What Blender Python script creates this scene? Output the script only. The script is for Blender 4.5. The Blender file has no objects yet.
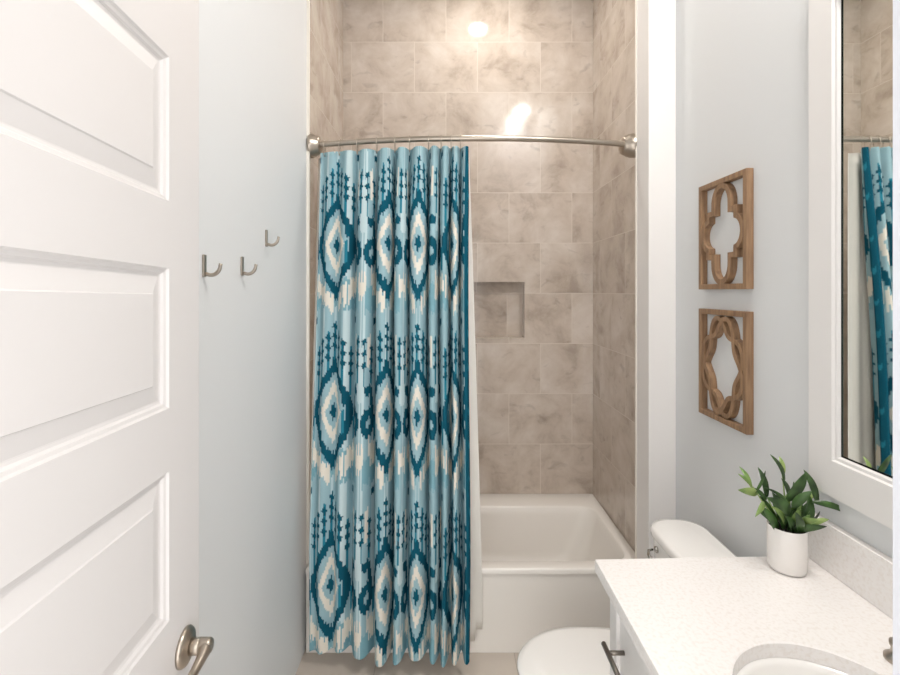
import bpy, bmesh, math, random
from mathutils import Vector, Matrix
import numpy as np
PI = math.pi
S = bpy.context.scene
COL = S.collection

# ------------------------------------------------------------------ camera, world, lights, exposure
cd = bpy.data.cameras.new('camera'); cam = bpy.data.objects.new('camera', cd); COL.objects.link(cam)
cam.location = (0, 0, 1.595); cam.rotation_euler = (PI/2, 0, 0)
cd.sensor_width = 36; cd.lens = 36*465/900; cd.shift_x = 4/900; cd.shift_y = -46.5/900
cd.clip_start = 0.02
S.camera = cam
W = bpy.data.worlds.new('hall_light'); S.world = W; W.use_nodes = True
WORLD_COL = (1.0, 0.985, 0.965, 1); WORLD_STR = 1.7
W.node_tree.nodes['Background'].inputs[0].default_value = WORLD_COL
W.node_tree.nodes['Background'].inputs[1].default_value = WORLD_STR
CEIL = 3.45
CANS = [(0.225, 2.33, 4.6), (0.775, 0.83, 7.0), (0.74, 0.52, 7.0)]
WARM = (1.0, 0.945, 0.885)
for i, (x, y, e) in enumerate(CANS):
    ld = bpy.data.lights.new('can_lamp', 'AREA'); ld.shape = 'DISK'; ld.size = 0.11; ld.energy = e; ld.color = WARM
    lo = bpy.data.objects.new('can_lamp', ld); COL.objects.link(lo); lo.location = (x, y, CEIL-0.014)
S.view_settings.view_transform = 'Standard'; S.view_settings.look = 'None'
S.view_settings.gamma = 1; S.view_settings.use_curve_mapping = False
S.view_settings.exposure = 0.72

# ------------------------------------------------------------------ helpers
def lin(h):
    h = h.lstrip('#'); c = [int(h[i:i+2], 16)/255 for i in (0, 2, 4)]
    return tuple(v/12.92 if v <= 0.04045 else ((v+0.055)/1.055)**2.4 for v in c) + (1,)

def mat(name, col, rough=0.5, metal=0.0, spec=0.5, bump=0, bscale=200, var=0, vscale=3, coat=0):
    m = bpy.data.materials.new(name); m.use_nodes = True
    nt = m.node_tree; b = nt.nodes['Principled BSDF']
    c = lin(col) if isinstance(col, str) else col
    b.inputs['Base Color'].default_value = c
    b.inputs['Roughness'].default_value = rough; b.inputs['Metallic'].default_value = metal
    b.inputs['Specular IOR Level'].default_value = spec; b.inputs['Coat Weight'].default_value = coat
    tc = nt.nodes.new('ShaderNodeTexCoord')
    n = nt.nodes.new('ShaderNodeTexNoise'); n.inputs['Scale'].default_value = vscale; n.inputs['Detail'].default_value = 4
    nt.links.new(tc.outputs['Object'], n.inputs['Vector'])
    mx = nt.nodes.new('ShaderNodeMix'); mx.data_type = 'RGBA'
    mx.inputs[6].default_value = tuple(v*(1-var) for v in c[:3])+(1,)
    mx.inputs[7].default_value = tuple(min(1, v*(1+var)) for v in c[:3])+(1,)
    nt.links.new(n.outputs[0], mx.inputs[0]); nt.links.new(mx.outputs[2], b.inputs['Base Color'])
    if bump:
        n2 = nt.nodes.new('ShaderNodeTexNoise'); n2.inputs['Scale'].default_value = bscale
        nt.links.new(tc.outputs['Object'], n2.inputs['Vector'])
        bp = nt.nodes.new('ShaderNodeBump'); bp.inputs['Strength'].default_value = bump; bp.inputs['Distance'].default_value = 0.002
        nt.links.new(n2.outputs[0], bp.inputs['Height']); nt.links.new(bp.outputs[0], b.inputs['Normal'])
    return m

M = {}
M['wall'] = mat('wall_paint', '#dfe1e2', 0.55, bump=0.05, bscale=350)
M['ceil'] = mat('ceiling_paint', '#eeedea', 0.8)
M['trimw'] = mat('white_gloss_trim', '#edebe9', 0.35)
M['door'] = mat('white_door_paint', '#d8d5d4', 0.42)
M['jamb'] = mat('door_jamb_paint', '#d9dbe2', 0.5)
M['porc'] = mat('white_porcelain', '#f7f5f2', 0.12, coat=0.3)
M['tub'] = mat('tub_acrylic', '#f2eee8', 0.2)
M['cab'] = mat('cabinet_paint', '#dcdad8', 0.45)
M['nickel'] = mat('brushed_nickel', '#b5ab9f', 0.3, 1.0, bump=0.1, bscale=400)
M['darkn'] = mat('dark_nickel', '#8f8981', 0.32, 1.0)
M['chrome'] = mat('chrome', '#b9b6b0', 0.15, 1.0)
M['liner'] = mat('liner_cloth', '#ebe7e0', 0.8, bump=0.1, bscale=600)
M['pot'] = mat('pot_ceramic', '#efebe7', 0.25)
M['soil'] = mat('dark_soil', '#1b1612', 0.95, bump=0.6, bscale=120)
M['dark'] = mat('dark_rubber', '#1b1b1b', 0.6)
M['mirror'] = mat('mirror_silver', (0.90, 0.92, 0.89, 1), 0.015, 1.0)
M['bevel'] = mat('mirror_bevel_edge', '#2e322f', 0.2, 1.0)
M['caulk'] = mat('white_edge_profile', '#f0ebe2', 0.35)

def quartz():
    m = mat('quartz_counter', '#f3efeb', 0.22, var=0.0)
    nt = m.node_tree; b = nt.nodes['Principled BSDF']; tc = nt.nodes['Texture Coordinate']
    n = nt.nodes.new('ShaderNodeTexNoise'); n.inputs['Scale'].default_value = 130; n.inputs['Detail'].default_value = 6
    cr = nt.nodes.new('ShaderNodeValToRGB')
    cr.color_ramp.elements[0].position = 0.33; cr.color_ramp.elements[0].color = lin('#ebe6e2')
    cr.color_ramp.elements[1].position = 0.52; cr.color_ramp.elements[1].color = lin('#f2efed')
    nt.links.new(tc.outputs['Object'], n.inputs['Vector']); nt.links.new(n.outputs[0], cr.inputs[0])
    nt.links.new(cr.outputs[0], b.inputs['Base Color'])
    return m
M['quartz'] = quartz()

def tile(name, axis):
    m = bpy.data.materials.new(name); m.use_nodes = True; nt = m.node_tree; b = nt.nodes['Principled BSDF']
    L = nt.links.new; N = nt.nodes.new
    tc = N('ShaderNodeTexCoord'); sp = N('ShaderNodeSeparateXYZ'); L(tc.outputs['Object'], sp.inputs[0])
    cb = N('ShaderNodeCombineXYZ'); ad = N('ShaderNodeMath'); ad.operation = 'ADD'; ad.inputs[1].default_value = -0.069+0.3025
    ax = N('ShaderNodeMath'); ax.operation = 'ADD'; ax.inputs[1].default_value = 0.0 if axis == 'X' else 0.17
    L(sp.outputs[axis], ax.inputs[0]); L(ax.outputs[0], cb.inputs[0]); L(sp.outputs['Z'], ad.inputs[0]); L(ad.outputs[0], cb.inputs[1])
    br = N('ShaderNodeTexBrick'); br.offset = 0.5; br.offset_frequency = 2; br.squash = 1
    br.inputs['Scale'].default_value = 1; br.inputs['Mortar Size'].default_value = 0.0019; br.inputs['Mortar Smooth'].default_value = 0.3
    br.inputs['Brick Width'].default_value = 0.3792; br.inputs['Row Height'].default_value = 0.3025
    br.inputs['Color1'].default_value = (0.15, 0.15, 0.15, 1); br.inputs['Color2'].default_value = (0.9, 0.9, 0.9, 1)
    br.inputs['Mortar'].default_value = (0.5, 0.5, 0.5, 1)
    L(cb.outputs[0], br.inputs['Vector'])
    # marble noise, shifted per tile
    ofs = N('ShaderNodeVectorMath'); ofs.operation = 'SCALE'; ofs.inputs['Scale'].default_value = 7; L(br.outputs['Color'], ofs.inputs[0])
    va = N('ShaderNodeVectorMath'); va.operation = 'ADD'; L(tc.outputs['Object'], va.inputs[0]); L(ofs.outputs[0], va.inputs[1])
    n1 = N('ShaderNodeTexNoise'); n1.inputs['Scale'].default_value = 5.0; n1.inputs['Detail'].default_value = 9; n1.inputs['Roughness'].default_value = 0.62
    n1.inputs['Distortion'].default_value = 0.35
    L(va.outputs[0], n1.inputs['Vector'])
    cr = N('ShaderNodeValToRGB'); e = cr.color_ramp.elements
    e[0].position = 0.30; e[0].color = lin('#ab9d90'); e[1].position = 0.68; e[1].color = lin('#d6ccc2')
    k = cr.color_ramp.elements.new(0.47); k.color = lin('#c6b9ac')
    L(n1.outputs[0], cr.inputs[0])
    # small dark veins
    n2 = N('ShaderNodeTexNoise'); n2.inputs['Scale'].default_value = 13; n2.inputs['Detail'].default_value = 5; n2.inputs['Distortion'].default_value = 0.6
    mp = N('ShaderNodeMapping'); mp.inputs['Scale'].default_value = (0.8, 0.8, 1.3); L(va.outputs[0], mp.inputs[0]); L(mp.outputs[0], n2.inputs['Vector'])
    c2 = N('ShaderNodeValToRGB'); c2.color_ramp.elements[0].position = 0.60; c2.color_ramp.elements[0].color = (0, 0, 0, 1)
    c2.color_ramp.elements[1].position = 0.74; c2.color_ramp.elements[1].color = (0.32, 0.32, 0.32, 1); L(n2.outputs[0], c2.inputs[0])
    mv = N('ShaderNodeMix'); mv.data_type = 'RGBA'; L(c2.outputs[0], mv.inputs[0]); L(cr.outputs[0], mv.inputs[6]); mv.inputs[7].default_value = lin('#77695f')
    mx = N('ShaderNodeMix'); mx.data_type = 'RGBA'; L(br.outputs['Fac'], mx.inputs[0]); L(mv.outputs[2], mx.inputs[6]); mx.inputs[7].default_value = lin('#d9cfc4')
    L(mx.outputs[2], b.inputs['Base Color'])
    b.inputs['Roughness'].default_value = 0.09; b.inputs['Specular IOR Level'].default_value = 0.5
    bp = N('ShaderNodeBump'); bp.invert = True; bp.inputs['Strength'].default_value = 0.3; bp.inputs['Distance'].default_value = 0.001
    L(br.outputs['Fac'], bp.inputs['Height']); L(bp.outputs[0], b.inputs['Normal'])
    return m
M['tileX'] = tile('stone_tile_back', 'X'); M['tileY'] = tile('stone_tile_side', 'Y')

def floor_mat():
    m = mat('floor_tile', '#b9ada1', 0.35, var=0.05, vscale=6)
    nt = m.node_tree; b = nt.nodes['Principled BSDF']; tc = nt.nodes['Texture Coordinate']
    br = nt.nodes.new('ShaderNodeTexBrick'); br.inputs['Scale'].default_value = 1; br.inputs['Brick Width'].default_value = 0.6; br.inputs['Row Height'].default_value = 0.3
    br.inputs['Mortar Size'].default_value = 0.002; br.inputs['Color1'].default_value = lin('#c9beb3'); br.inputs['Color2'].default_value = lin('#cfc5ba'); br.inputs['Mortar'].default_value = lin('#b3a89d')
    nt.links.new(tc.outputs['Object'], br.inputs['Vector']); nt.links.new(br.outputs['Color'], b.inputs['Base Color'])
    return m
M['floor'] = floor_mat()

def wood_mat():
    m = mat('brown_wood', '#8d6c4b', 0.55)
    nt = m.node_tree; b = nt.nodes['Principled BSDF']; tc = nt.nodes['Texture Coordinate']
    mp = nt.nodes.new('ShaderNodeMapping'); mp.inputs['Scale'].default_value = (60, 60, 6)
    n = nt.nodes.new('ShaderNodeTexNoise'); n.inputs['Scale'].default_value = 1.5; n.inputs['Detail'].default_value = 5
    cr = nt.nodes.new('ShaderNodeValToRGB'); cr.color_ramp.elements[0].position = 0.3; cr.color_ramp.elements[0].color = lin('#7c6048')
    cr.color_ramp.elements[1].position = 0.7; cr.color_ramp.elements[1].color = lin('#a58464')
    nt.links.new(tc.outputs['Object'], mp.inputs[0]); nt.links.new(mp.outputs[0], n.inputs['Vector'])
    nt.links.new(n.outputs[0], cr.inputs[0]); nt.links.new(cr.outputs[0], b.inputs['Base Color'])
    return m
M['wood'] = wood_mat()

def leaf_mat(name, a, c):
    m = mat(name, a, 0.35, var=0)
    nt = m.node_tree; b = nt.nodes['Principled BSDF']; tc = nt.nodes['Texture Coordinate']
    n = nt.nodes.new('ShaderNodeTexNoise'); n.inputs['Scale'].default_value = 25
    cr = nt.nodes.new('ShaderNodeValToRGB'); cr.color_ramp.elements[0].position = 0.35; cr.color_ramp.elements[0].color = lin(a)
    cr.color_ramp.elements[1].position = 0.68; cr.color_ramp.elements[1].color = lin(c)
    nt.links.new(tc.outputs['Object'], n.inputs['Vector']); nt.links.new(n.outputs[0], cr.inputs[0]); nt.links.new(cr.outputs[0], b.inputs['Base Color'])
    return m
M['leafd'] = leaf_mat('dark_green_leaf', '#223b1b', '#4c7038')
M['leafl'] = leaf_mat('light_green_leaf', '#6a8c48', '#a3b870')

def obj(name, bm, m, parent=None, smooth=False, bevel=0, seg=2):
    me = bpy.data.meshes.new(name)
    bmesh.ops.recalc_face_normals(bm, faces=bm.faces[:]); bm.to_mesh(me); bm.free()
    for x in (m if isinstance(m, (list, tuple)) else [m]): me.materials.append(x)
    o = bpy.data.objects.new(name, me); COL.objects.link(o)
    if parent: o.parent = parent; o.matrix_parent_inverse = Matrix.Translation(parent.location).inverted()
    if smooth:
        for p in me.polygons: p.use_smooth = True
    if bevel:
        md = o.modifiers.new('bevel', 'BEVEL'); md.width = bevel; md.segments = seg; md.limit_method = 'ANGLE'
        for p in me.polygons: p.use_smooth = True
        md2 = o.modifiers.new('wn', 'WEIGHTED_NORMAL'); md2.keep_sharp = False
    return o

def tag(o, label=None, cat=None, group=None, kind=None):
    if label: o['label'] = label
    if cat: o['category'] = cat
    if group: o['group'] = group
    if kind: o['kind'] = kind
    return o

def thing(name, loc, label, cat, group=None, kind=None):
    o = bpy.data.objects.new(name, None); COL.objects.link(o); o.location = loc; o.empty_display_size = 0.05
    return tag(o, label, cat, group, kind)

def box(bm, x0, x1, y0, y1, z0, z1):
    v = [bm.verts.new(p) for p in ((x0,y0,z0),(x1,y0,z0),(x1,y1,z0),(x0,y1,z0),(x0,y0,z1),(x1,y0,z1),(x1,y1,z1),(x0,y1,z1))]
    for f in ((0,3,2,1),(4,5,6,7),(0,1,5,4),(1,2,6,5),(2,3,7,6),(3,0,4,7)): bm.faces.new([v[i] for i in f])
    return v
def B(*a):
    bm = bmesh.new(); box(bm, *a); return bm

def sweep(bm, pts, r, n=12, cap=True, closed=False):
    pts = [Vector(p) for p in pts]; rr = r if isinstance(r, (list, tuple)) else [r]*len(pts)
    rings = []; up = None
    for i, p in enumerate(pts):
        if closed: t = pts[(i+1) % len(pts)]-pts[i-1]
        else: t = pts[min(i+1, len(pts)-1)]-pts[max(i-1, 0)]
        t.normalize()
        if up is None: up = t.orthogonal().normalized()
        up = (up-t*up.dot(t)).normalized(); s = t.cross(up)
        rings.append([bm.verts.new(p+(up*math.cos(2*PI*k/n)+s*math.sin(2*PI*k/n))*rr[i]) for k in range(n)])
    m = len(rings)
    for i in range(m if closed else m-1):
        a, b = rings[i], rings[(i+1) % m]
        for k in range(n): bm.faces.new((a[k], a[(k+1) % n], b[(k+1) % n], b[k]))
    if cap and not closed: bm.faces.new(rings[0][::-1]); bm.faces.new(rings[-1])

def lathe(bm, prof, origin, axis, n=40):
    """prof: list of (radius, distance along axis)"""
    ax = Vector(axis).normalized(); u = ax.orthogonal().normalized(); w = ax.cross(u); o = Vector(origin); rings = []
    for r, d in prof:
        if r < 1e-6: rings.append([bm.verts.new(o+ax*d)])
        else: rings.append([bm.verts.new(o+ax*d+(u*math.cos(2*PI*k/n)+w*math.sin(2*PI*k/n))*r) for k in range(n)])
    for a, b in zip(rings, rings[1:]):
        for k in range(n):
            j = (k+1) % n
            if len(a) == 1 and len(b) == 1: continue
            if len(a) == 1: bm.faces.new((a[0], b[j], b[k]))
            elif len(b) == 1: bm.faces.new((a[k], a[j], b[0]))
            else: bm.faces.new((a[k], a[j], b[j], b[k]))

def loft(bm, loops, cap0=False, cap1=False):
    R = [[bm.verts.new(p) for p in L] for L in loops]; n = len(R[0])
    for a, b in zip(R, R[1:]):
        for k in range(n): bm.faces.new((a[k], a[(k+1) % n], b[(k+1) % n], b[k]))
    if cap0: bm.faces.new(R[0][::-1])
    if cap1: bm.faces.new(R[-1])
    return R

def rrect(x0, x1, y0, y1, r, z, n=10):
    out = []
    for cx, cy, a0 in ((x1-r, y1-r, 0), (x0+r, y1-r, 90), (x0+r, y0+r, 180), (x1-r, y0+r, 270)):
        for k in range(n+1):
            a = math.radians(a0+90*k/n); out.append((cx+r*math.cos(a), cy+r*math.sin(a), z))
    return out

# ------------------------------------------------------------------ the room
XL, XR = -0.626, 0.965            # left and right wall
DT, DB = 2.04, 2.80               # tub front, tiled back wall
TR = 0.885                        # right tiled wall
def struct(name, bm, m, **k): o = obj(name, bm, m, **k); o['kind'] = 'structure'; return o
struct('floor', B(-1.0, 1.3, -0.4, 3.0, -0.1, 0), M['floor'])
struct('ceiling', B(-1.0, 1.3, -0.4, 3.0, CEIL, CEIL+0.1), M['ceil'])
struct('wall_left', B(XL-0.12, XL, 0.03, 2.085, 0, CEIL), M['wall'])
struct('wall_right', B(XR, XR+0.12, 0.03, 2.08, 0, CEIL), M['wall'])
# tiled back wall with a recessed niche
bm = bmesh.new(); NX0, NX1, NZ0, NZ1, ND = 0.165, 0.476, 1.306, 1.649, 0.09
box(bm, XL-0.12, NX0, DB, DB+0.12, 0, CEIL); box(bm, NX1, TR+0.12, DB, DB+0.12, 0, CEIL)
box(bm, NX0, NX1, DB, DB+0.12, 0, NZ0); box(bm, NX0, NX1, DB, DB+0.12, NZ1, CEIL)
box(bm, NX0, NX1, DB+ND, DB+0.12, NZ0, NZ1)
struct('wall_back', bm, M['tileX'])
bm = bmesh.new(); t = 0.004
box(bm, NX0, NX1, DB-0.003, DB+ND, NZ0, NZ0+0.008)
box(bm, NX1-0.003, NX1+0.0, DB-0.003, DB+0.004, NZ0+0.008, NZ1)
struct('trim_1', bm, M['tileX'])
struct('wall_alcove_left', B(XL-0.12, XL+0.008, 2.098, DB, 0, CEIL), M['tileY'])
struct('wall_alcove_right', B(TR, TR+0.12, 2.08, DB, 0, CEIL), M['tileY'])
struct('wall_wing', B(0.850, XR, 1.950, 2.08, 0, CEIL), M['trimw'], bevel=0.003)
struct('trim_2', B(XL-0.01, XL+0.012, 2.085, 2.098, 0, CEIL), M['caulk'])
struct('trim_3', B(0.847, 0.8505, 2.072, 2.084, 0.378, CEIL), M['caulk'])
bm = bmesh.new()
box(bm, XL-0.12, -0.46, 0.03, 0.15, 0, CEIL); box(bm, -0.46, 0.40, 0.03, 0.15, 2.26, CEIL)
struct('wall_front', bm, M['wall'])
struct('wall_vanity_end', B(0.4035, XR, 0.03, 0.42, 0, CEIL), M['jamb'])
bm = bmesh.new(); box(bm, XR-0.014, XR, 1.25, 1.950, 0, 0.12); struct('baseboard_right', bm, M['trimw'], bevel=0.004)

# recessed ceiling lights
def emis(name, c, s):
    m = bpy.data.materials.new(name); m.use_nodes = True; b = m.node_tree.nodes['Principled BSDF']
    b.inputs['Emission Color'].default_value = c; b.inputs['Emission Strength'].default_value = s; return m
M['glow'] = emis('lamp_glass', WARM+(1,), 6)
for (x, y, e), lab in zip(CANS, ('round white recessed ceiling light above the bathtub',
                                 'round white recessed ceiling light above the far half of the vanity',
                                 'round white recessed ceiling light above the near half of the vanity')):
    t = thing('recessed_light', (x, y, CEIL), lab, 'ceiling light', 'recessed ceiling lights')
    bm = bmesh.new(); lathe(bm, [(0.068, 0), (0.085, 0), (0.085, 0.006), (0.07, 0.009), (0.066, 0.004), (0.068, 0)], (x, y, CEIL), (0, 0, -1)); obj('trim_ring', bm, M['trimw'], t, True)
    bm = bmesh.new(); lathe(bm, [(0, 0.003), (0.066, 0.003), (0.066, 0.001), (0, 0.001)], (x, y, CEIL), (0, 0, -1)); obj('lens', bm, M['glow'], t)

# ------------------------------------------------------------------ panelled door
HX, HY = -0.4410, 0.17; DW = 0.76
dvec = Vector((-0.069, 1, 0)).normalized(); nvec = Vector((dvec.y, -dvec.x, 0))   # nvec points into the room (+X)
def dp(s, z, d): return Vector((HX, HY, 0))+dvec*s+nvec*d+Vector((0, 0, z+0.020*(0.82-min(s, 0.82))*(0.0 if z < 0.1 else 1)-0.002))
bm = bmesh.new(); H = 2.215
SPLIT = [(0.290, 0.540), (0.655, 0.905), (1.015, 1.277), (1.388, 1.634), (1.751, 2.004)]
s0, s1 = 0.113, DW-0.113
def quad(pts): bm.faces.new([bm.verts.new(p) for p in pts])
def rect(a, b, z0, z1, d): quad([dp(a, z0, d), dp(b, z0, d), dp(b, z1, d), dp(a, z1, d)])
Z0 = 0.012; zs = [Z0]+[v for p in SPLIT for v in p]+[H]
rect(0, s0, Z0, H, 0); rect(s1, DW, Z0, H, 0)
for i in range(0, len(zs), 2): rect(s0, s1, zs[i], zs[i+1], 0)
PROF = [(0, 0), (0.003, -0.004), (0.008, -0.0055), (0.011, -0.0095), (0.015, -0.0105), (0.017, -0.0105), (0.045, -0.0035), (0.047, -0.0015)]
for z0, z1 in SPLIT:
    loops = [[dp(s0+i, z0+i, d), dp(s1-i, z0+i, d), dp(s1-i, z1-i, d), dp(s0+i, z1-i, d)] for i, d in PROF]
    loft(bm, loops, cap1=True)
T = -0.035
rect(0, DW, Z0, H, T)
quad([dp(DW, Z0, 0), dp(DW, Z0, T), dp(DW, H, T), dp(DW, H, 0)]); quad([dp(0, Z0, 0), dp(0, Z0, T), dp(0, H, T), dp(0, H, 0)])
quad([dp(0, H, 0), dp(DW, H, 0), dp(DW, H, T), dp(0, H, T)]); quad([dp(0, Z0, 0), dp(DW, Z0, 0), dp(DW, Z0, T), dp(0, Z0, T)])
bmesh.ops.remove_doubles(bm, verts=bm.verts[:], dist=1e-5)
door = struct('door_1', bm, M['door'])
door['label'] = 'white panelled door standing open on the left'
hs, hz = 0.700, 0.93
bm = bmesh.new()
lathe(bm, [(0, 0), (0.034, 0), (0.034, 0.004), (0.031, 0.008), (0.024, 0.011), (0.016, 0.013), (0, 0.013)], dp(hs, hz, 0), nvec)
lathe(bm, [(0.0, 0.012), (0.0145, 0.012), (0.0145, 0.028), (0.0135, 0.029), (0.0145, 0.030), (0.0135, 0.046), (0.011, 0.050), (0, 0.051)], dp(hs, hz, 0), nvec, 28)
obj('door_handle', bm, M['nickel'], door, True)
bm = bmesh.new()
P = [dp(hs, hz, 0.039), dp(hs-0.012, hz-0.001, 0.042), dp(hs-0.03, hz-0.004, 0.043), dp(hs-0.05, hz-0.008, 0.042), dp(hs-0.075, hz-0.008, 0.043), dp(hs-0.10, hz-0.006, 0.043), dp(hs-0.118, hz-0.005, 0.044)]
sweep(bm, P, [0.0115, 0.0112, 0.0088, 0.0078, 0.0076, 0.0074, 0.0055], 16)
lv = obj('door_lever', bm, M['nickel'], door, True)

# ------------------------------------------------------------------ robe hooks on the left wall
def hook(y, z, lab):
    t = thing('robe_hook', (XL, y, z), lab, 'hook', 'robe hooks on the left wall')
    bm = bmesh.new(); box(bm, XL, XL+0.006, y-0.007, y+0.007, z-0.029, z+0.029); obj('back_plate', bm, M['nickel'], t, bevel=0.002)
    bm = bmesh.new(); pts = [(XL+0.003, y, z-0.020)]
    for k in range(9):
        a = math.radians(-95+k*11.5); pts.append((XL+0.020+0.024*math.cos(a), y, z+0.001+0.025*math.sin(a)))
    pts.append((XL+0.0455, y, z+0.006))
    sweep(bm, pts, [0.005]*8+[0.0045]*(len(pts)-8), 12); obj('prong', bm, M['nickel'], t, True)
hook(1.199, 1.660, 'nickel hook nearest the open door, lower row of the left wall')
hook(1.422, 1.671, 'nickel hook in the middle of the three on the left wall')
hook(1.614, 1.778, 'nickel hook mounted highest, closest to the shower curtain')

# ------------------------------------------------------------------ bathtub
x0, x1 = XL+0.009, TR-0.001
tub = thing('bathtub', (0.1, 2.4, 0), 'white alcove bathtub with flat front apron against the tiled walls', 'bathtub')
bm = bmesh.new(); RZ = 0.376
loops = [rrect(x0, x1, DT, DB-0.001, 0.004, RZ-0.024), rrect(x0, x1, DT, DB-0.001, 0.004, RZ-0.006), rrect(x0+0.003, x1-0.003, DT+0.004, DB-0.002, 0.006, RZ-0.001),
         rrect(x0+0.006, x1-0.006, DT+0.009, DB-0.004, 0.008, RZ),
         rrect(x0+0.075, x1-0.045, DT+0.060, 2.640, 0.085, RZ), rrect(x0+0.080, x1-0.050, DT+0.064, 2.635, 0.083, RZ-0.002), rrect(x0+0.084, x1-0.054, DT+0.068, 2.630, 0.08, RZ-0.008),
         rrect(x0+0.090, x1-0.064, DT+0.078, 2.622, 0.085, RZ-0.05), rrect(x0+0.12, x1-0.13, DT+0.125, 2.60, 0.12, 0.14), rrect(x0+0.15, x1-0.17, DT+0.15, 2.575, 0.13, 0.085), rrect(x0+0.21, x1-0.24, DT+0.2, 2.53, 0.12, 0.068)]
R = loft(bm, loops, cap1=True)
obj('tub_shell', bm, M['tub'], tub, True)
bm = bmesh.new(); box(bm, x0, x1, DT+0.008, DT+0.035, 0, RZ-0.023)
obj('apron', bm, M['tub'], tub, bevel=0.003)

# ------------------------------------------------------------------ curtain rod
RODZ = 2.258; ry = 2.125
rx0, rx1 = XL+0.008, TR
rod = thing('curtain_rod', (0.13, ry, RODZ), 'curved brushed nickel shower rod spanning the tiled alcove', 'shower rod')
def rod_pt(x):
    u = (x-rx0)/(rx1-rx0); return Vector((x, ry-0.106*(4*u*(1-u))**0.9, RODZ))
bm = bmesh.new(); n = 60
sweep(bm, [rod_pt(rx0+0.028+(rx1-rx0-0.056)*i/n) for i in range(n+1)], 0.0125, 16)
obj('rod_tube', bm, M['nickel'], rod, True)
for sx, xx in ((1, rx0), (-1, rx1)):
    bm = bmesh.new()
    e_ = 0.0 if sx > 0 else 0.038
    lathe(bm, [(0, 0), (0.054, 0), (0.054, 0.008+e_), (0.050, 0.013+e_), (0.048, 0.024+e_), (0.044, 0.027+e_), (0.040, 0.042+e_), (0.035, 0.047+e_), (0.022, 0.050+e_), (0.018, 0.054+e_), (0, 0.054+e_)], (xx, ry, RODZ), (sx, -0.05, 0))
    obj('wall_flange', bm, M['nickel'], rod, True)

# ------------------------------------------------------------------ patterned curtain
VP_X = 446
VAL = [300, 319, 337, 354.5, 376, 394.5, 409.5, 429, 440, 450.5, 460.5, 471]      # where the folds turn back (measured on the photo's rod)
def wx(px, D=2.03): return (px-VP_X)*D/465
VX = [wx(p) for p in VAL]
AMP = [0.014, 0.014, 0.016, 0.029, 0.038, 0.043, 0.040, 0.045, 0.036, 0.033, 0.033, 0.033]
NC, NR = 560, 460
CX0, CX1 = wx(315.5), wx(468)
xs = np.linspace(CX0, CX1, NC)
ph = np.interp(xs, VX, np.arange(len(VX)))
am = np.interp(xs, VX, AMP)
def prof(ph):          # rounded ridges, tighter valleys
    return 0.9-1.9*np.abs(np.cos(PI*ph))**2.6
fold = prof(ph)*am*1.25
pinch = 0.125*np.gradient(xs, ph)*np.clip(am/0.036, 0, 1.15)**1.5*np.sin(2*PI*ph)
ds = np.sqrt(np.diff(xs)**2+np.diff(fold)**2); arc = np.concatenate([[0], np.cumsum(ds)])
cloth = arc; arc = 0.38*arc+0.62*(xs-xs[0])*arc[-1]/(xs[-1]-xs[0])     # tight weave pleats: pattern spread between true length and width
# pattern coordinate: medallion centres fall on these folds
anc_px = [316.6, 335.0, 353.5, 388.5, 419.5, 453.5]; ax_ = [wx(p) for p in anc_px]
aa = np.interp(ax_, xs, arc)
def ucoord(a):
    A = np.concatenate([[aa[0]-0.05], aa, [arc[-1]+0.001]]); U = np.array([-0.55, -0.27, 0, 0.27, 1, 2, 3, 3.47]); return np.interp(a, A, U)
U = ucoord(arc)
HT, HB = 2.223, 0.078
P_ = 0.30; PV = 0.722; VC0 = 1.595-(413-291)*1.98/465       # height of a medallion centre
zs_ = np.linspace(HT, HB, NR)
rng = np.random.RandomState(5)
C_D = np.array(lin('#17566a')[:3]); C_M = np.array(lin('#2d7f95')[:3]); C_L = np.array(lin('#9abac3')[:3]); C_P = np.array(lin('#c2d6da')[:3]); C_W = np.array(lin('#e6e0d4')[:3]); C_N = np.array(lin('#7fabb8')[:3])
jit = rng.uniform(-1, 1, 400)
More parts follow.
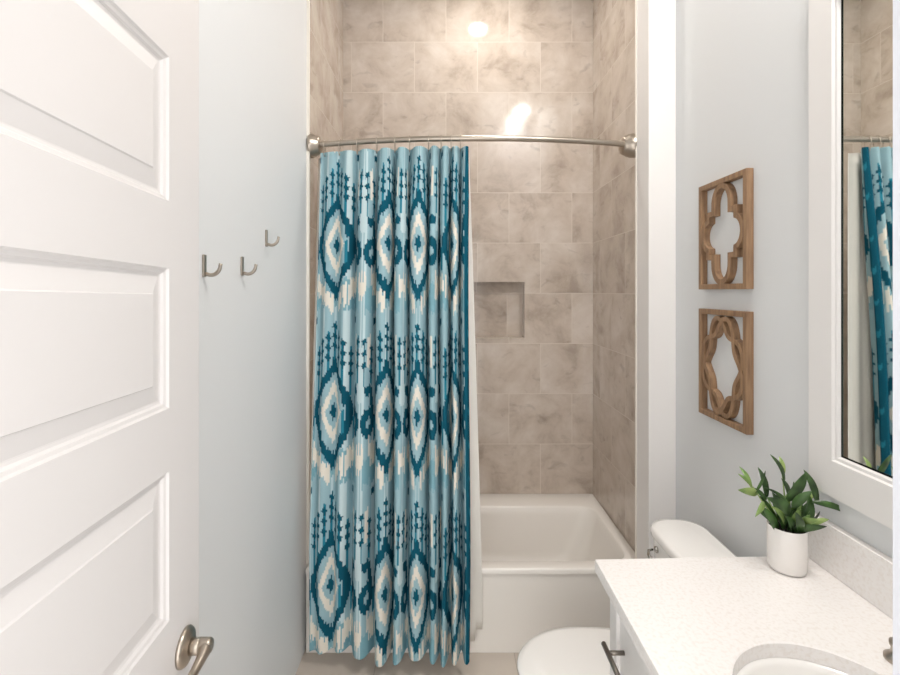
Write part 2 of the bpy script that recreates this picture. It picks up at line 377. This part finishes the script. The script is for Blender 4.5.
def pattern(U, z):
    k = np.floor(U*1.0+0.5); u = (U-k)*P_                         # metres from medallion axis, -.15 .. .15
    step = 0.0041; q = np.floor(U*P_/step); j = jit[(q.astype(int)) % 400]; j2 = jit[(q.astype(int)*7+3) % 400]
    uq = (q+0.5)*step-k*P_
    v = (z-VC0+j*0.0075+PV*0.42) % PV - PV*0.42                    # -.303 .. +.419
    c = np.tile(C_L, (len(U), 1))
    au = np.abs(uq)
    def put(mask, col): c[mask] = col
    # soft paler and deeper vertical bands of the ground
    put((np.sin(U*2*PI*6+1)+j2*0.8 > 0.9), C_P)
    put((np.abs(v+0.20+0.25*au) < 0.055+0.02*j2) & (au < 0.14), C_N)
    # cream flames under the medallion
    vv = -0.255+0.95*au
    put((np.abs(v-vv+0.005+0.012*j) < 0.036+0.014*j2) & (au > 0.010) & (au < 0.118) & (np.sin(q*1.9)+j > -1.1), C_W)
    put((np.abs(au-0.15) < 0.016) & (v < -0.145+0.03*j2) & (v > -0.225+0.03*j), C_W)
    put((np.abs(au-0.150) < 0.012) & (v > 0.05) & (v < 0.30+0.03*j2), C_P)
    put((np.abs(au-0.122) < 0.0055) & (v > 0.20) & (v < 0.33), C_W)
    # drips with beads above the medallion
    for i, cu in enumerate((0, 0.022, 0.046, 0.070)):
        top = 0.385-0.036*i; lo = 0.20-0.045*i
        on = (np.abs(au-cu) < 0.0042) & (v < top) & (v > lo); put(on, C_M)
        for b in (0.02, 0.062, 0.104):
            vb = top-b-0.01*(i % 2); put(((np.abs(au-cu)/0.0105+np.abs(v-vb)/0.020) < 1), C_D)
    # diamond medallion
    w = np.where(v > 0, 1-(np.clip(v, 0, 1)/0.212)**1.45, 1-(np.clip(-v, 0, 1)/0.222)**1.5)
    r = au-0.082*w
    inside = (w > 0) & (r < 0)
    put(inside, C_L)
    put((w > -0.06) & (r < 0.004) & (r > -0.0215-0.005*j2), C_D)
    put(((w > -0.12) & (w < 0.16) & (au < 0.010)), C_D)
    e = (au/0.044)+(np.abs(v)/0.135)
    put((e < 1.0), C_W); put((e < 0.62), C_L); put((e < 0.30), C_D)
    put((np.abs(au-0.050) < 0.004) & (np.abs(v+0.03) < 0.05), C_M)
    # paired hooks between medallions, mirrored about the half-way line
    h = 0.15-au                                                  # 0 at the half-way line
    dx = (h-0.030)/0.027; dy = (v+0.035)/0.062; rr = dx*dx+dy*dy
    put(rr < 1.0, C_D); put(rr < 0.10, C_L)
    put((np.abs(h-0.046+0.10*(v-0.02)) < 0.008) & (v > -0.03) & (v < 0.105), C_D)
    dx = (h-0.028)/0.016; dy = (v-0.10)/0.022; put(dx*dx+dy*dy < 1, C_D)
    for cu, top in ((0.012, 0.325), (0.040, 0.29)):
        put((np.abs(h-cu) < 0.0040) & (v < top) & (v > 0.125), C_M)
        for b in (0.02, 0.07, 0.12): put((np.abs(h-cu)/0.0095+np.abs(v-top+b)/0.020) < 1, C_D)
    # little tulip near the top, dark strip at the outer diagonals
    put((h > 0.045) & (h < 0.062) & (v > 0.375+0.3*np.abs(h-0.053)) & (v < 0.405), C_D)
    put((np.abs(au-0.088+0.0*v) < 0.006) & (v < -0.02) & (v > -0.12), C_M)
    put((U > 3.385+0.03*j2) & (U < 4), C_D); put((U > 3.43) & (np.sin(v*41)+0.5*np.sin(v*97) > 0.95), C_M)
    return c
bm = bmesh.new()
xr0 = (xs-CX0)/(CX1-CX0)
verts = np.zeros((NR, NC, 3)); cols = np.ones((NR, NC, 4))
for r_ in range(NR):
    t_ = (HT-zs_[r_])/(HT-HB)                       # 0 top .. 1 bottom
    rodY = ry-0.106*(4*((xs-rx0)/(rx1-rx0))*(1-(xs-rx0)/(rx1-rx0)))**0.9
    baseY = rodY*(1-min(1, t_*1.25))+ (1.962-0.050*xr0)*min(1, t_*1.25)
    k = 0.72+0.28*min(1, t_*5)+0.10*t_*(1-t_)-0.12*max(0, t_-0.8)*5
    wob = 0.006*np.sin(ph*2.1+t_*5)*t_
    sway = -0.010*t_*(1-xr0)-0.006*math.sin(t_*6)*(xr0)*0.6-0.004*t_*xr0
    X = xs+sway+wob*0.4-pinch*min(1, t_*8+0.2)*(1-0.35*t_)+0.004*t_*np.sin(ph*PI*2+1.0)
    Y = baseY-fold*k*(1+0.2*np.sin(ph*1.3+2)*t_)-0.004*np.sin(t_*9+ph)
    Z = np.full(NC, zs_[r_]) + 0.0
    # hem and heading scallop slightly between hooks
    Z = Z - 0.006*(1-t_)**12*(1-np.cos(2*PI*(ph+0.0)))*0.5 - 0.010*t_**10*np.sin(ph*1.7)
    verts[r_, :, 0] = X; verts[r_, :, 1] = Y; verts[r_, :, 2] = Z
    cols[r_, :, :3] = pattern(U, np.full(NC, zs_[r_]))
me = bpy.data.meshes.new('shower_curtain')
idx = np.arange(NR*NC).reshape(NR, NC)
faces = np.stack([idx[:-1, :-1], idx[:-1, 1:], idx[1:, 1:], idx[1:, :-1]], -1).reshape(-1, 4)
me.from_pydata(verts.reshape(-1, 3).tolist(), [], faces.tolist())
ca = me.color_attributes.new('ikat', 'FLOAT_COLOR', 'POINT'); ca.data.foreach_set('color', cols.reshape(-1).astype(np.float32))
me.polygons.foreach_set('use_smooth', [True]*len(me.polygons))
m = bpy.data.materials.new('ikat_cloth'); m.use_nodes = True; nt = m.node_tree; b = nt.nodes['Principled BSDF']
at = nt.nodes.new('ShaderNodeAttribute'); at.attribute_name = 'ikat'; nt.links.new(at.outputs['Color'], b.inputs['Base Color'])
b.inputs['Roughness'].default_value = 0.95; b.inputs['Specular IOR Level'].default_value = 0.05
M['ikat'] = m; me.materials.append(m)
cur = bpy.data.objects.new('shower_curtain', me); COL.objects.link(cur)
sm = cur.modifiers.new('thick', 'SOLIDIFY'); sm.thickness = 0.0015; sm.offset = 0
tag(cur, 'teal and pale blue ikat patterned shower curtain gathered on the rod', 'shower curtain')

# white liner behind it
bm = bmesh.new(); nc, nr = 130, 40; grid = []
for r_ in range(nr):
    t_ = r_/(nr-1); row = []
    for c_ in range(nc):
        s_ = c_/(nc-1); x = (-0.595+0.0*t_)+(0.697+0.056*min(1, t_*1.1)**0.9)*s_
        u_ = (x-rx0)/(rx1-rx0); yb = ry-0.106*(4*u_*(1-u_))**0.9
        yb = (yb+0.055)*(1-min(1, t_*1.3))+2.020*min(1, t_*1.3)
        am_ = 0.006*(1-0.6*t_)
        zz = 2.213+(0.105-2.213)*t_-(0.03*t_ if s_ < 0.955 else -0.02*t_)
        row.append(bm.verts.new((x, yb-am_*math.sin(s_*75)*(0.4+0.6*(s_ < 0.97)), zz)))
    grid.append(row)
for a, b_ in zip(grid, grid[1:]):
    for c_ in range(nc-1): bm.faces.new((a[c_], a[c_+1], b_[c_+1], b_[c_]))
lin_o = obj('curtain_liner', bm, M['liner'], None, True); sm = lin_o.modifiers.new('thick', 'SOLIDIFY'); sm.thickness = 0.001; sm.offset = 0
tag(lin_o, 'plain white shower liner hanging behind the patterned curtain', 'curtain liner')

# rings
ring_x = [wx(p) for p in (320, 336.5, 355.5, 376, 394.5, 409.5, 428.5, 441, 451, 460.5)]
proto = None
places = ['at the far left end beside the wall flange', 'second from the left wall flange', 'third from the left wall flange', 'fourth from the left wall flange', 'fifth from the left wall flange',
          'fifth from the free right edge of the curtain', 'fourth from the free right edge of the curtain', 'third from the free right edge of the curtain', 'next to last before the free right edge', 'last one at the free right edge of the curtain']
for x, pl in zip(ring_x, places):
    p = rod_pt(x)
    if proto is None:
        bm = bmesh.new(); pts = []
        for k in range(30):
            a = 2*PI*k/30; pts.append((0.0, 0.0165*math.cos(a), (-0.016+0.033*math.sin(a)) - (0.006 if math.sin(a) < -0.8 else 0)))
        sweep(bm, pts, 0.0020, 6, closed=True)
        proto = o = obj('curtain_ring', bm, M['nickel'], None, True)
    else:
        o = proto.copy(); COL.objects.link(o)
    o.location = (x, p.y, p.z)
    tag(o, 'thin nickel curtain ring, '+pl, 'curtain ring', 'curtain rings on the rod')

# ------------------------------------------------------------------ toilet
TC = 1.482
toi = thing('toilet', (0.6, TC, 0), 'white toilet with closed lid between the bathtub and the vanity', 'toilet')
def tanksec(x0, x1, hw, r, z, nn=8):
    return rrect(x0, x1, TC-hw, TC+hw, r, z, nn)
bm = bmesh.new(); loft(bm, [tanksec(0.745, 0.925, 0.185, 0.06, 0.372), tanksec(0.735, 0.928, 0.195, 0.07, 0.43), tanksec(0.731, 0.918, 0.212, 0.07, 0.727)], True, True); obj('tank', bm, M['porc'], toi, True, bevel=0.004)
bm = bmesh.new(); loft(bm, [tanksec(0.728, 0.915, 0.217, 0.075, 0.728), tanksec(0.723, 0.918, 0.223, 0.078, 0.734), tanksec(0.723, 0.918, 0.223, 0.078, 0.752), tanksec(0.728, 0.914, 0.219, 0.075, 0.760), tanksec(0.740, 0.904, 0.206, 0.068, 0.763)], True, True); obj('tank_lid', bm, M['porc'], toi, True)
bm = bmesh.new(); lathe(bm, [(0, 0), (0.011, 0), (0.011, 0.008), (0.006, 0.012), (0, 0.012)], (0.7335, TC+0.128, 0.700), (-1, 0, 0), 16)
sweep(bm, [(0.716, TC+0.128, 0.700), (0.700, TC+0.124, 0.699), (0.692, TC+0.105, 0.695), (0.690, TC+0.075, 0.689)], [0.004, 0.0045, 0.0055, 0.006], 10)
lev = obj('flush_lever', bm, M['chrome'], toi, True); lev['label'] = 'chrome flush lever'
def egg(x0, x1, hw, z, xm=None, n=48, p=2.0):
    xm = xm if xm is not None else x0+(x1-x0)*0.55; out = []
    for k in range(n):
        a = 2*PI*k/n; c, s = math.cos(a), math.sin(a)
        rx = (xm-x0) if c < 0 else (x1-xm)
        pw = 1.0 if c < 0 else 0.6
        out.append((xm+(math.copysign(abs(c)**pw, c))*rx, TC+hw*s, z))
    return out
bm = bmesh.new()
loft(bm, [egg(0.36, 0.86, 0.115, 0.0, 0.6), egg(0.37, 0.85, 0.11, 0.03, 0.6), egg(0.36, 0.85, 0.105, 0.15, 0.58), egg(0.30, 0.87, 0.135, 0.26, 0.55), egg(0.245, 0.90, 0.170, 0.35, 0.50), egg(0.240, 0.905, 0.174, 0.362, 0.48), egg(0.246, 0.90, 0.168, 0.368, 0.48)], True, True)
obj('bowl', bm, M['porc'], toi, True)
def seatmesh(z0, z1, x0, x1, hw, dome=0):
    bm = bmesh.new(); loft(bm, [egg(x0+0.006, x1-0.006, hw-0.006, z0, 0.47), egg(x0, x1, hw, z0+0.004, 0.47), egg(x0, x1, hw, z1-0.006, 0.47), egg(x0+0.004, x1-0.004, hw-0.004, z1-0.001, 0.47), egg(x0+0.02, x1-0.02, hw-0.02, z1+dome*0.5, 0.47), egg(x0+0.09, x1-0.09, hw-0.08, z1+dome, 0.47)], True, True); return bm
obj('seat', seatmesh(0.369, 0.382, 0.232, 0.70, 0.176), M['porc'], toi, True)
obj('lid', seatmesh(0.3845, 0.399, 0.228, 0.70, 0.180, 0.003), M['porc'], toi, True)
for s in (-1, 1):
    bm = bmesh.new(); lathe(bm, [(0, -0.03), (0.012, -0.03), (0.012, 0.03), (0, 0.03)], (0.690, TC+s*0.075, 0.392), (0, 1, 0), 14)
    obj('hinge', bm, M['porc'], toi, True)

# ------------------------------------------------------------------ vanity
CT = 0.90; VF = 0.418; VB = XR-0.003; VN, VFAR = 0.425, 1.190
van = thing('vanity_cabinet', (0.69, 0.81, 0), 'pale grey vanity cabinet with recessed panel fronts and bar pulls under the countertop', 'cabinet')
bm = bmesh.new(); box(bm, VF+0.019, VF+0.039, VN, VFAR, 0.09, CT-0.031); box(bm, VF+0.039, VB, VN, VN+0.018, 0, CT-0.031); box(bm, VF+0.039, VB, VFAR-0.018, VFAR, 0, CT-0.031)
box(bm, VB-0.01, VB, VN+0.018, VFAR-0.018, 0, CT-0.031); box(bm, VF+0.039, VB-0.01, VN+0.018, VFAR-0.018, 0.09, 0.108); box(bm, VF+0.075, VF+0.09, VN+0.018, VFAR-0.018, 0, 0.09)
obj('carcass', bm, M['cab'], van)
def front(name, y0, y1, z0, z1, handle):
    bm = bmesh.new(); fw = 0.045; xf = VF; xb = VF+0.018
    L = [[(xb, y0, z0), (xb, y1, z0), (xb, y1, z1), (xb, y0, z1)], [(xf, y0, z0), (xf, y1, z0), (xf, y1, z1), (xf, y0, z1)],
         [(xf, y0+fw, z0+fw), (xf, y1-fw, z0+fw), (xf, y1-fw, z1-fw), (xf, y0+fw, z1-fw)], [(xf+0.009, y0+fw, z0+fw), (xf+0.009, y1-fw, z0+fw), (xf+0.009, y1-fw, z1-fw), (xf+0.009, y0+fw, z1-fw)]]
    loft(bm, L, True, True); d = obj(name, bm, M['cab'], van, bevel=0.0015)
    bm = bmesh.new(); hy, hz, hl, vert = handle; xo = VF-0.030
    if vert: ends = [(hy, hz-hl/2), (hy, hz+hl/2)]; posts = [(hy, hz-hl/2+0.035), (hy, hz+hl/2-0.035)]
    else: ends = [(hy-hl/2, hz), (hy+hl/2, hz)]; posts = [(hy-hl/2+0.03, hz), (hy+hl/2-0.03, hz)]
    sweep(bm, [(xo, ends[0][0], ends[0][1]), (xo, ends[1][0], ends[1][1])], 0.0060, 14)
    px = VF+0.009 if not vert and (z1-z0) > 0.12 and (z0+fw < hz < z1-fw) else VF
    for (py, pz) in posts: sweep(bm, [(xo, py, pz), (px, py, pz)], 0.0052, 12)
    h = obj('bar_pull', bm, M['darkn'], None, True); h.parent = d; h.matrix_parent_inverse = d.matrix_basis.inverted(); h['label'] = 'dark nickel bar pull'
    return d
ym = (VN+VFAR)/2
front('drawer', ym+0.002, VFAR-0.004, 0.585, CT-0.035, (1.075, 0.727, 0.14, False))
front('drawer', VN+0.004, ym-0.002, 0.585, CT-0.035, (0.62, 0.727, 0.14, False))
front('cabinet_door', ym+0.002, VFAR-0.004, 0.10, 0.581, (ym+0.026, 0.49, 0.13, True))
front('cabinet_door', VN+0.004, ym-0.002, 0.10, 0.581, (ym-0.026, 0.49, 0.13, True))

# countertop with oval cutout
SX, SY, SA, SB = 0.655, 0.742, 0.165, 0.178
ctop = thing('countertop', (0.67, 0.82, CT), 'white speckled quartz countertop with an upstand along the wall', 'countertop')
bm = bmesh.new(); NN = 72
x0c, x1c, y0c = 0.386, XR-0.001, 0.4215
def yfar(x): return 1.205+0.018*(x-x0c)/(x1c-x0c)
def outer(a):
    c, s = math.cos(a), math.sin(a); best = 9
    for (nx, lim) in (((1), x1c-SX), ((-1), SX-x0c)):
        if c*nx > 1e-9: best = min(best, lim/(c*nx))
    if s < -1e-9: best = min(best, (y0c-SY)/s)
    if s > 1e-9:
        # intersect with slanted far edge
        g = 0.018/(x1c-x0c); d = (yfar(SX)-SY)/(s-g*c); best = min(best, d)
    return (SX+c*best, SY+s*best)
angs = [2*PI*k/NN for k in range(NN)]
for cxn, cyn in ((x0c, y0c), (x1c, y0c), (x0c, yfar(x0c)), (x1c, yfar(x1c))): angs.append(math.atan2(cyn-SY, cxn-SX) % (2*PI))
angs = sorted(angs); O = [outer(a) for a in angs]; I = [(SX+SA*math.cos(a), SY+SB*math.sin(a)) for a in angs]
zt, zb = CT, CT-0.03
def L3(pp, z): return [(p[0], p[1], z) for p in pp]
def inset(pp, f): return [(SX+(p[0]-SX)*f, SY+(p[1]-SY)*f) for p in pp]
loops = [L3(I, zb), L3(I, zt-0.002), L3(inset(I, 1.012), zt), L3(inset(O, 0.9965), zt), L3(O, zt-0.0015), L3(O, zb), L3(I, zb)]
loft(bm, loops); bmesh.ops.remove_doubles(bm, verts=bm.verts[:], dist=1e-6)
obj('slab', bm, M['quartz'], ctop)
obj('backsplash', B(XR-0.021, XR-0.001, y0c, 1.218, CT+0.0005, CT+0.118), M['quartz'], ctop, bevel=0.0015)
# basin
sk = thing('sink_basin', (SX, SY, CT-0.03), 'white oval undermount sink basin set in the countertop', 'sink')
bm = bmesh.new()
def ell(f, z, n=48): return [(SX+SA*f*math.cos(2*PI*k/n), SY+SB*f*math.sin(2*PI*k/n), z) for k in range(n)]
zz = CT-0.031
loft(bm, [ell(1.07, zz), ell(0.985, zz), ell(0.96, zz-0.012), ell(0.92, zz-0.05), ell(0.80, zz-0.09), ell(0.55, zz-0.118), ell(0.25, zz-0.127), ell(0.14, zz-0.130), ell(0.14, zz-0.14), ell(0.3, zz-0.137), ell(0.6, zz-0.128), ell(0.85, zz-0.1), ell(0.97, zz-0.055), ell(1.0, zz-0.012), ell(1.07, zz-0.010)])
R = bm.verts; bmesh.ops.remove_doubles(bm, verts=bm.verts[:], dist=1e-6)
obj('bowl', bm, M['porc'], sk, True)
bm = bmesh.new(); lathe(bm, [(0, 0.0), (0.024, 0.0), (0.024, 0.004), (0.018, 0.006), (0, 0.008)], (SX, SY, zz-0.1315), (0, 0, 1), 24); obj('drain', bm, M['chrome'], sk, True)
# faucet, mostly hidden by the wall end
FX = 0.852
fa = thing('faucet', (FX, SY, CT), 'brushed nickel two handle faucet behind the sink, just at the right edge', 'faucet')
bm = bmesh.new(); lathe(bm, [(0, 0), (0.025, 0), (0.025, 0.006), (0.014, 0.012), (0.012, 0.10), (0, 0.10)], (FX, SY, CT+0.0006), (0, 0, 1), 24)
sweep(bm, [(FX, SY, CT+0.09), (FX, SY, CT+0.115), (FX-0.02, SY, CT+0.135), (FX-0.06, SY, CT+0.138), (FX-0.10, SY, CT+0.125), (FX-0.115, SY, CT+0.10)], 0.0105, 14)
obj('spout', bm, M['nickel'], fa, True)
for s in (-1, 1):
    y = SY+s*0.130
    bm = bmesh.new(); lathe(bm, [(0, 0), (0.024, 0), (0.024, 0.005), (0.015, 0.012), (0.013, 0.022), (0.016, 0.027), (0.016, 0.034), (0, 0.037)], (FX, y, CT+0.0006), (0, 0, 1), 24)
    sweep(bm, [(FX, y, CT+0.029), (FX+0.016, y+s*0.008, CT+0.031), (FX+0.038, y+s*0.016, CT+0.034), (FX+0.055, y+s*0.02, CT+0.031)], [0.010, 0.008, 0.006, 0.0045], 12)
    obj('lever_handle', bm, M['nickel'], fa, True)

# ------------------------------------------------------------------ mirror
mir = thing('wall_mirror', (XR, 0.84, 1.09), 'tall white framed rectangular mirror above the vanity backsplash', 'mirror')
MY0, MY1, MZ0, MZ1 = 0.43, 1.212, 1.090, 2.42; XF = XR-0.020
bm = bmesh.new()
def fr(x, i): return [(x, MY0+i[0], MZ0+i[1]), (x, MY1-i[0], MZ0+i[1]), (x, MY1-i[0], MZ1-i[1]), (x, MY0+i[0], MZ1-i[1])]
loft(bm, [fr(XR-0.001, (0, 0)), fr(XF, (0, 0)), fr(XF, (0.072, 0.089)), fr(XF+0.006, (0.075, 0.092)), fr(XF+0.006, (0.082, 0.099)), fr(XF+0.012, (0.086, 0.103)), fr(XR-0.001, (0.086, 0.103))])
obj('mirror_frame', bm, M['trimw'], mir)
bm = bmesh.new(); loft(bm, [fr(XF+0.0115, (0.0862, 0.1032)), fr(XF+0.0115, (0.0895, 0.1065)), fr(XF+0.013, (0.0895, 0.1065)), fr(XF+0.013, (0.0862, 0.1032))]); obj('mirror_edge', bm, M['bevel'], mir)
bm = bmesh.new(); gx = XF+0.0125; gt = XF+0.0105
def tilt(L): return [(p[0]+0.0045*(MY1-p[1])/(MY1-MY0), p[1], p[2]) for p in L]      # the glass sits a hair out of true in its frame
loft(bm, [tilt(fr(gx+0.001, (0.0865, 0.1035))), tilt(fr(gx, (0.0865, 0.1035)))], True, True); obj('mirror_glass', bm, M['mirror'], mir)

# ------------------------------------------------------------------ carved wall plaques
def band(bm, path, w, x0, x1, cy, cz):
    n = len(path); A = []; Bq = []
    for i in range(n):
        p0, p1, p2 = Vector(path[i-1]), Vector(path[i]), Vector(path[(i+1) % n])
        d1 = (p1-p0).normalized(); d2 = (p2-p1).normalized(); t = (d1+d2)
        if t.length < 1e-6: t = d1
        t.normalize(); nrm = Vector((-t.y, t.x)); c = max(0.6, nrm.dot(Vector((-d1.y, d1.x)))); k = w/2/c
        A.append(p1+nrm*k); Bq.append(p1-nrm*k)
    def V(p, x): return bm.verts.new((x, cy+p.x, cz+p.y))
    R = [[V(p, x0) for p in A], [V(p, x1) for p in A], [V(p, x1) for p in Bq], [V(p, x0) for p in Bq]]
    for a in range(4):
        r1, r2 = R[a], R[(a+1) % 4]
        for i in range(n): bm.faces.new((r1[i], r1[(i+1) % n], r2[(i+1) % n], r2[i]))
def plaque(cy, cz, hw, hh, kind, lab):
    t = thing('carved_wall_plaque', (XR, cy, cz-hh), lab, 'wall decor', 'carved wooden plaques')
    xf, xb = XR-0.024, XR-0.0005; fw = 0.0185
    bm = bmesh.new()
    def q(x, i): return [(x, cy-hw+i, cz-hh+i), (x, cy+hw-i, cz-hh+i), (x, cy+hw-i, cz+hh-i), (x, cy-hw+i, cz+hh-i)]
    loft(bm, [q(xb, 0), q(xf, 0), q(xf, fw), q(xb, fw), q(xb, 0)]); bmesh.ops.remove_doubles(bm, verts=bm.verts[:], dist=1e-6)
    obj('frame', bm, M['wood'], t, bevel=0.0012)
    a, b = hw-fw, hh-fw
    bm = bmesh.new()
    if kind == 0:
        Q = []
        rx, ry_ = 0.40*a, 0.36*b; cyl = b-ry_-0.006
        for k in range(9): an = math.radians(90-k*10); Q.append((rx*math.cos(an), cyl+ry_*math.sin(an)))
        Q += [(rx, cyl-0.006), (rx, 0.445*b), (0.66*a, 0.445*b), (0.66*a, 0.305*b)]
        ex = 0.60*a; erx, ery = a-ex-0.006, 0.305*b
        for k in range(9): an = math.radians(80-k*10); Q.append((ex+erx*math.cos(an), ery*math.sin(an)))
        full = Q[:]; full += [(p[0], -p[1]) for p in Q[-2::-1]]; full += [(-p[0], -p[1]) for p in Q[1:]]; full += [(-p[0], p[1]) for p in Q[-2:0:-1]]
        band(bm, full, 0.018, xf+0.001, xb, cy, cz)
    else:
        for sg, o_ in ((1, 0.0015), (-1, 0.0025)):
            pth = []
            for k in range(160):
                an = 2*PI*k/160; r = 0.85+sg*0.135*math.sin(4*an)-0.05*(1-math.cos(4*an))
                pth.append((a*r*math.cos(an)*1.03, b*r*math.sin(an)*1.03))
            band(bm, pth, 0.0155, xf+o_, xb, cy, cz)
    obj('fretwork', bm, M['wood'], t)
plaque(1.595, 1.791, 0.138, 0.190, 0, 'upper carved brown wood plaque with a stepped quatrefoil opening')
plaque(1.595, 1.337, 0.138, 0.193, 1, 'lower carved brown wood plaque with an interlaced braided ring')

# ------------------------------------------------------------------ potted plant
PX, PY = 0.853, 1.163
pl = thing('potted_plant', (PX, PY, CT), 'green leafy plant in a white round ceramic pot on the countertop corner', 'plant')
bm = bmesh.new(); lathe(bm, [(0, 0.0006), (0.033, 0.0006), (0.0385, 0.003), (0.041, 0.010), (0.0418, 0.03), (0.0422, 0.107), (0.0412, 0.109), (0.0400, 0.107), (0.0396, 0.09), (0, 0.09)], (PX, PY, CT), (0, 0, 1), 56); obj('pot', bm, M['pot'], pl, True)
bm = bmesh.new(); lathe(bm, [(0, 0.092), (0.0394, 0.092), (0.0394, 0.098), (0.03, 0.101), (0, 0.102)], (PX, PY, CT), (0, 0, 1), 32); obj('soil', bm, M['soil'], pl, True)
K = 0.00052; rnd = random.Random(4)
def pp(zx, zy, dy): return Vector((PX+(zx-330)*K, PY+dy, CT+0.104+(390-zy)*K))
LV = [((310,160),(240,35),30,0.0,0),((320,135),(325,65),28,0.01,1),((325,245),(382,105),62,-0.012,0),((325,255),(285,145),46,-0.004,0),
 ((168,222),(60,187),44,-0.01,2),((165,195),(106,140),20,0.01,1),((168,200),(150,128),28,0.018,1),((168,210),(212,110),18,-0.012,0),((195,262),(133,308),28,-0.02,1),
 ((312,275),(193,178),22,-0.02,0),((247,250),(247,133),40,0.022,0),((300,300),(168,205),62,-0.03,0),((262,388),(198,280),44,-0.01,0),((335,270),(384,180),46,-0.028,0),
 ((458,255),(401,108),44,-0.01,0),((368,265),(415,200),26,0.02,0),((462,262),(518,210),24,0.018,1),((452,265),(600,312),34,-0.015,0),((415,365),(492,328),30,-0.02,1),
 ((425,375),(442,235),48,0.0,0),((330,382),(440,335),46,-0.03,0),((325,395),(268,298),50,-0.024,0),((350,385),(385,268),42,0.01,0),((395,375),(412,268),40,-0.022,0),
 ((300,390),(235,340),44,0.02,0),((340,390),(330,290),50,0.028,0),((380,390),(470,290),40,0.02,0),((290,385),(215,250),40,0.012,0),((355,380),(300,270),44,-0.034,0),((350,300),(372,235),34,0.0,1),((370,350),(395,300),40,-0.028,1),((235,260),(185,215),30,0.012,0)]
for _ in range(16):
    a0 = rnd.uniform(-0.9, 0.9); bx_ = 330+a0*60; by_ = rnd.uniform(330, 392); L_ = rnd.uniform(70, 125); an = a0*0.9+rnd.uniform(-0.3, 0.3)
    LV.append(((bx_, by_), (bx_+L_*math.sin(an), by_-L_*math.cos(an)), rnd.uniform(34, 48), rnd.uniform(-0.022, 0.02), 1 if rnd.random() < 0.22 else 0))
bd, bl = bmesh.new(), bmesh.new()
def leaf(bm, p0, p1, w, k):
    p0 = p0-(p1-p0)*0.13
    d = p1-p0; L = d.length; t = d.normalized(); view = Vector((rnd.uniform(-.5, .5), -1, rnd.uniform(-.1, .7))).normalized()
    side = t.cross(view).normalized(); nr_ = side.cross(t).normalized(); rows = []; n = 10
    bend = rnd.uniform(0.03, 0.12)*L
    for i in range(n+1):
        s = i/n; c = p0+d*s+nr_*bend*math.sin(PI*s)+Vector((0, 0, 0.06*L*math.sin(PI*s)))
        hw = w*0.5*1.06*((s**0.62)*((1-s)**0.85)/0.455) if 0 < i < n else 0.0004
        fold_ = nr_*(hw*0.28)
        rows.append([bm.verts.new(c-side*hw+fold_), bm.verts.new(c), bm.verts.new(c+side*hw+fold_)])
    for a, b in zip(rows, rows[1:]):
        for j in range(2): bm.faces.new((a[j], a[j+1], b[j+1], b[j]))
for i, (b0, t0, w, dy, lt) in enumerate(LV):
    dyt = dy*1.7+rnd.uniform(-0.012, 0.012)
    leaf(bl if lt else bd, pp(b0[0], b0[1], dy*0.7), pp(t0[0], t0[1], dyt), w*K, i)
for bm_, m_, nm in ((bd, M['leafd'], 'leaves'), (bl, M['leafl'], 'young_leaves')):
    o = obj(nm, bm_, m_, pl, True); s_ = o.modifiers.new('thick', 'SOLIDIFY'); s_.thickness = 0.0005; s_.offset = 0
bm = bmesh.new()
for pts in ([(322,400,0),(322,300,0),(318,200,0.003),(312,130,0.004)], [(300,400,0.005),(270,340,0.004),(210,265,0),(166,195,0)], [(365,400,0),(400,350,-0.005),(440,290,-0.005),(460,250,-0.005)], [(325,400,0.01),(280,320,0.012),(247,240,0.015)], [(345,400,-0.01),(370,320,-0.01),(385,260,-0.01)]):
    sweep(bm, [pp(*p) for p in pts], [0.0022, 0.0019, 0.0016, 0.0013][:len(pts)], 8)
obj('stems', bm, M['leafl'], pl, True)
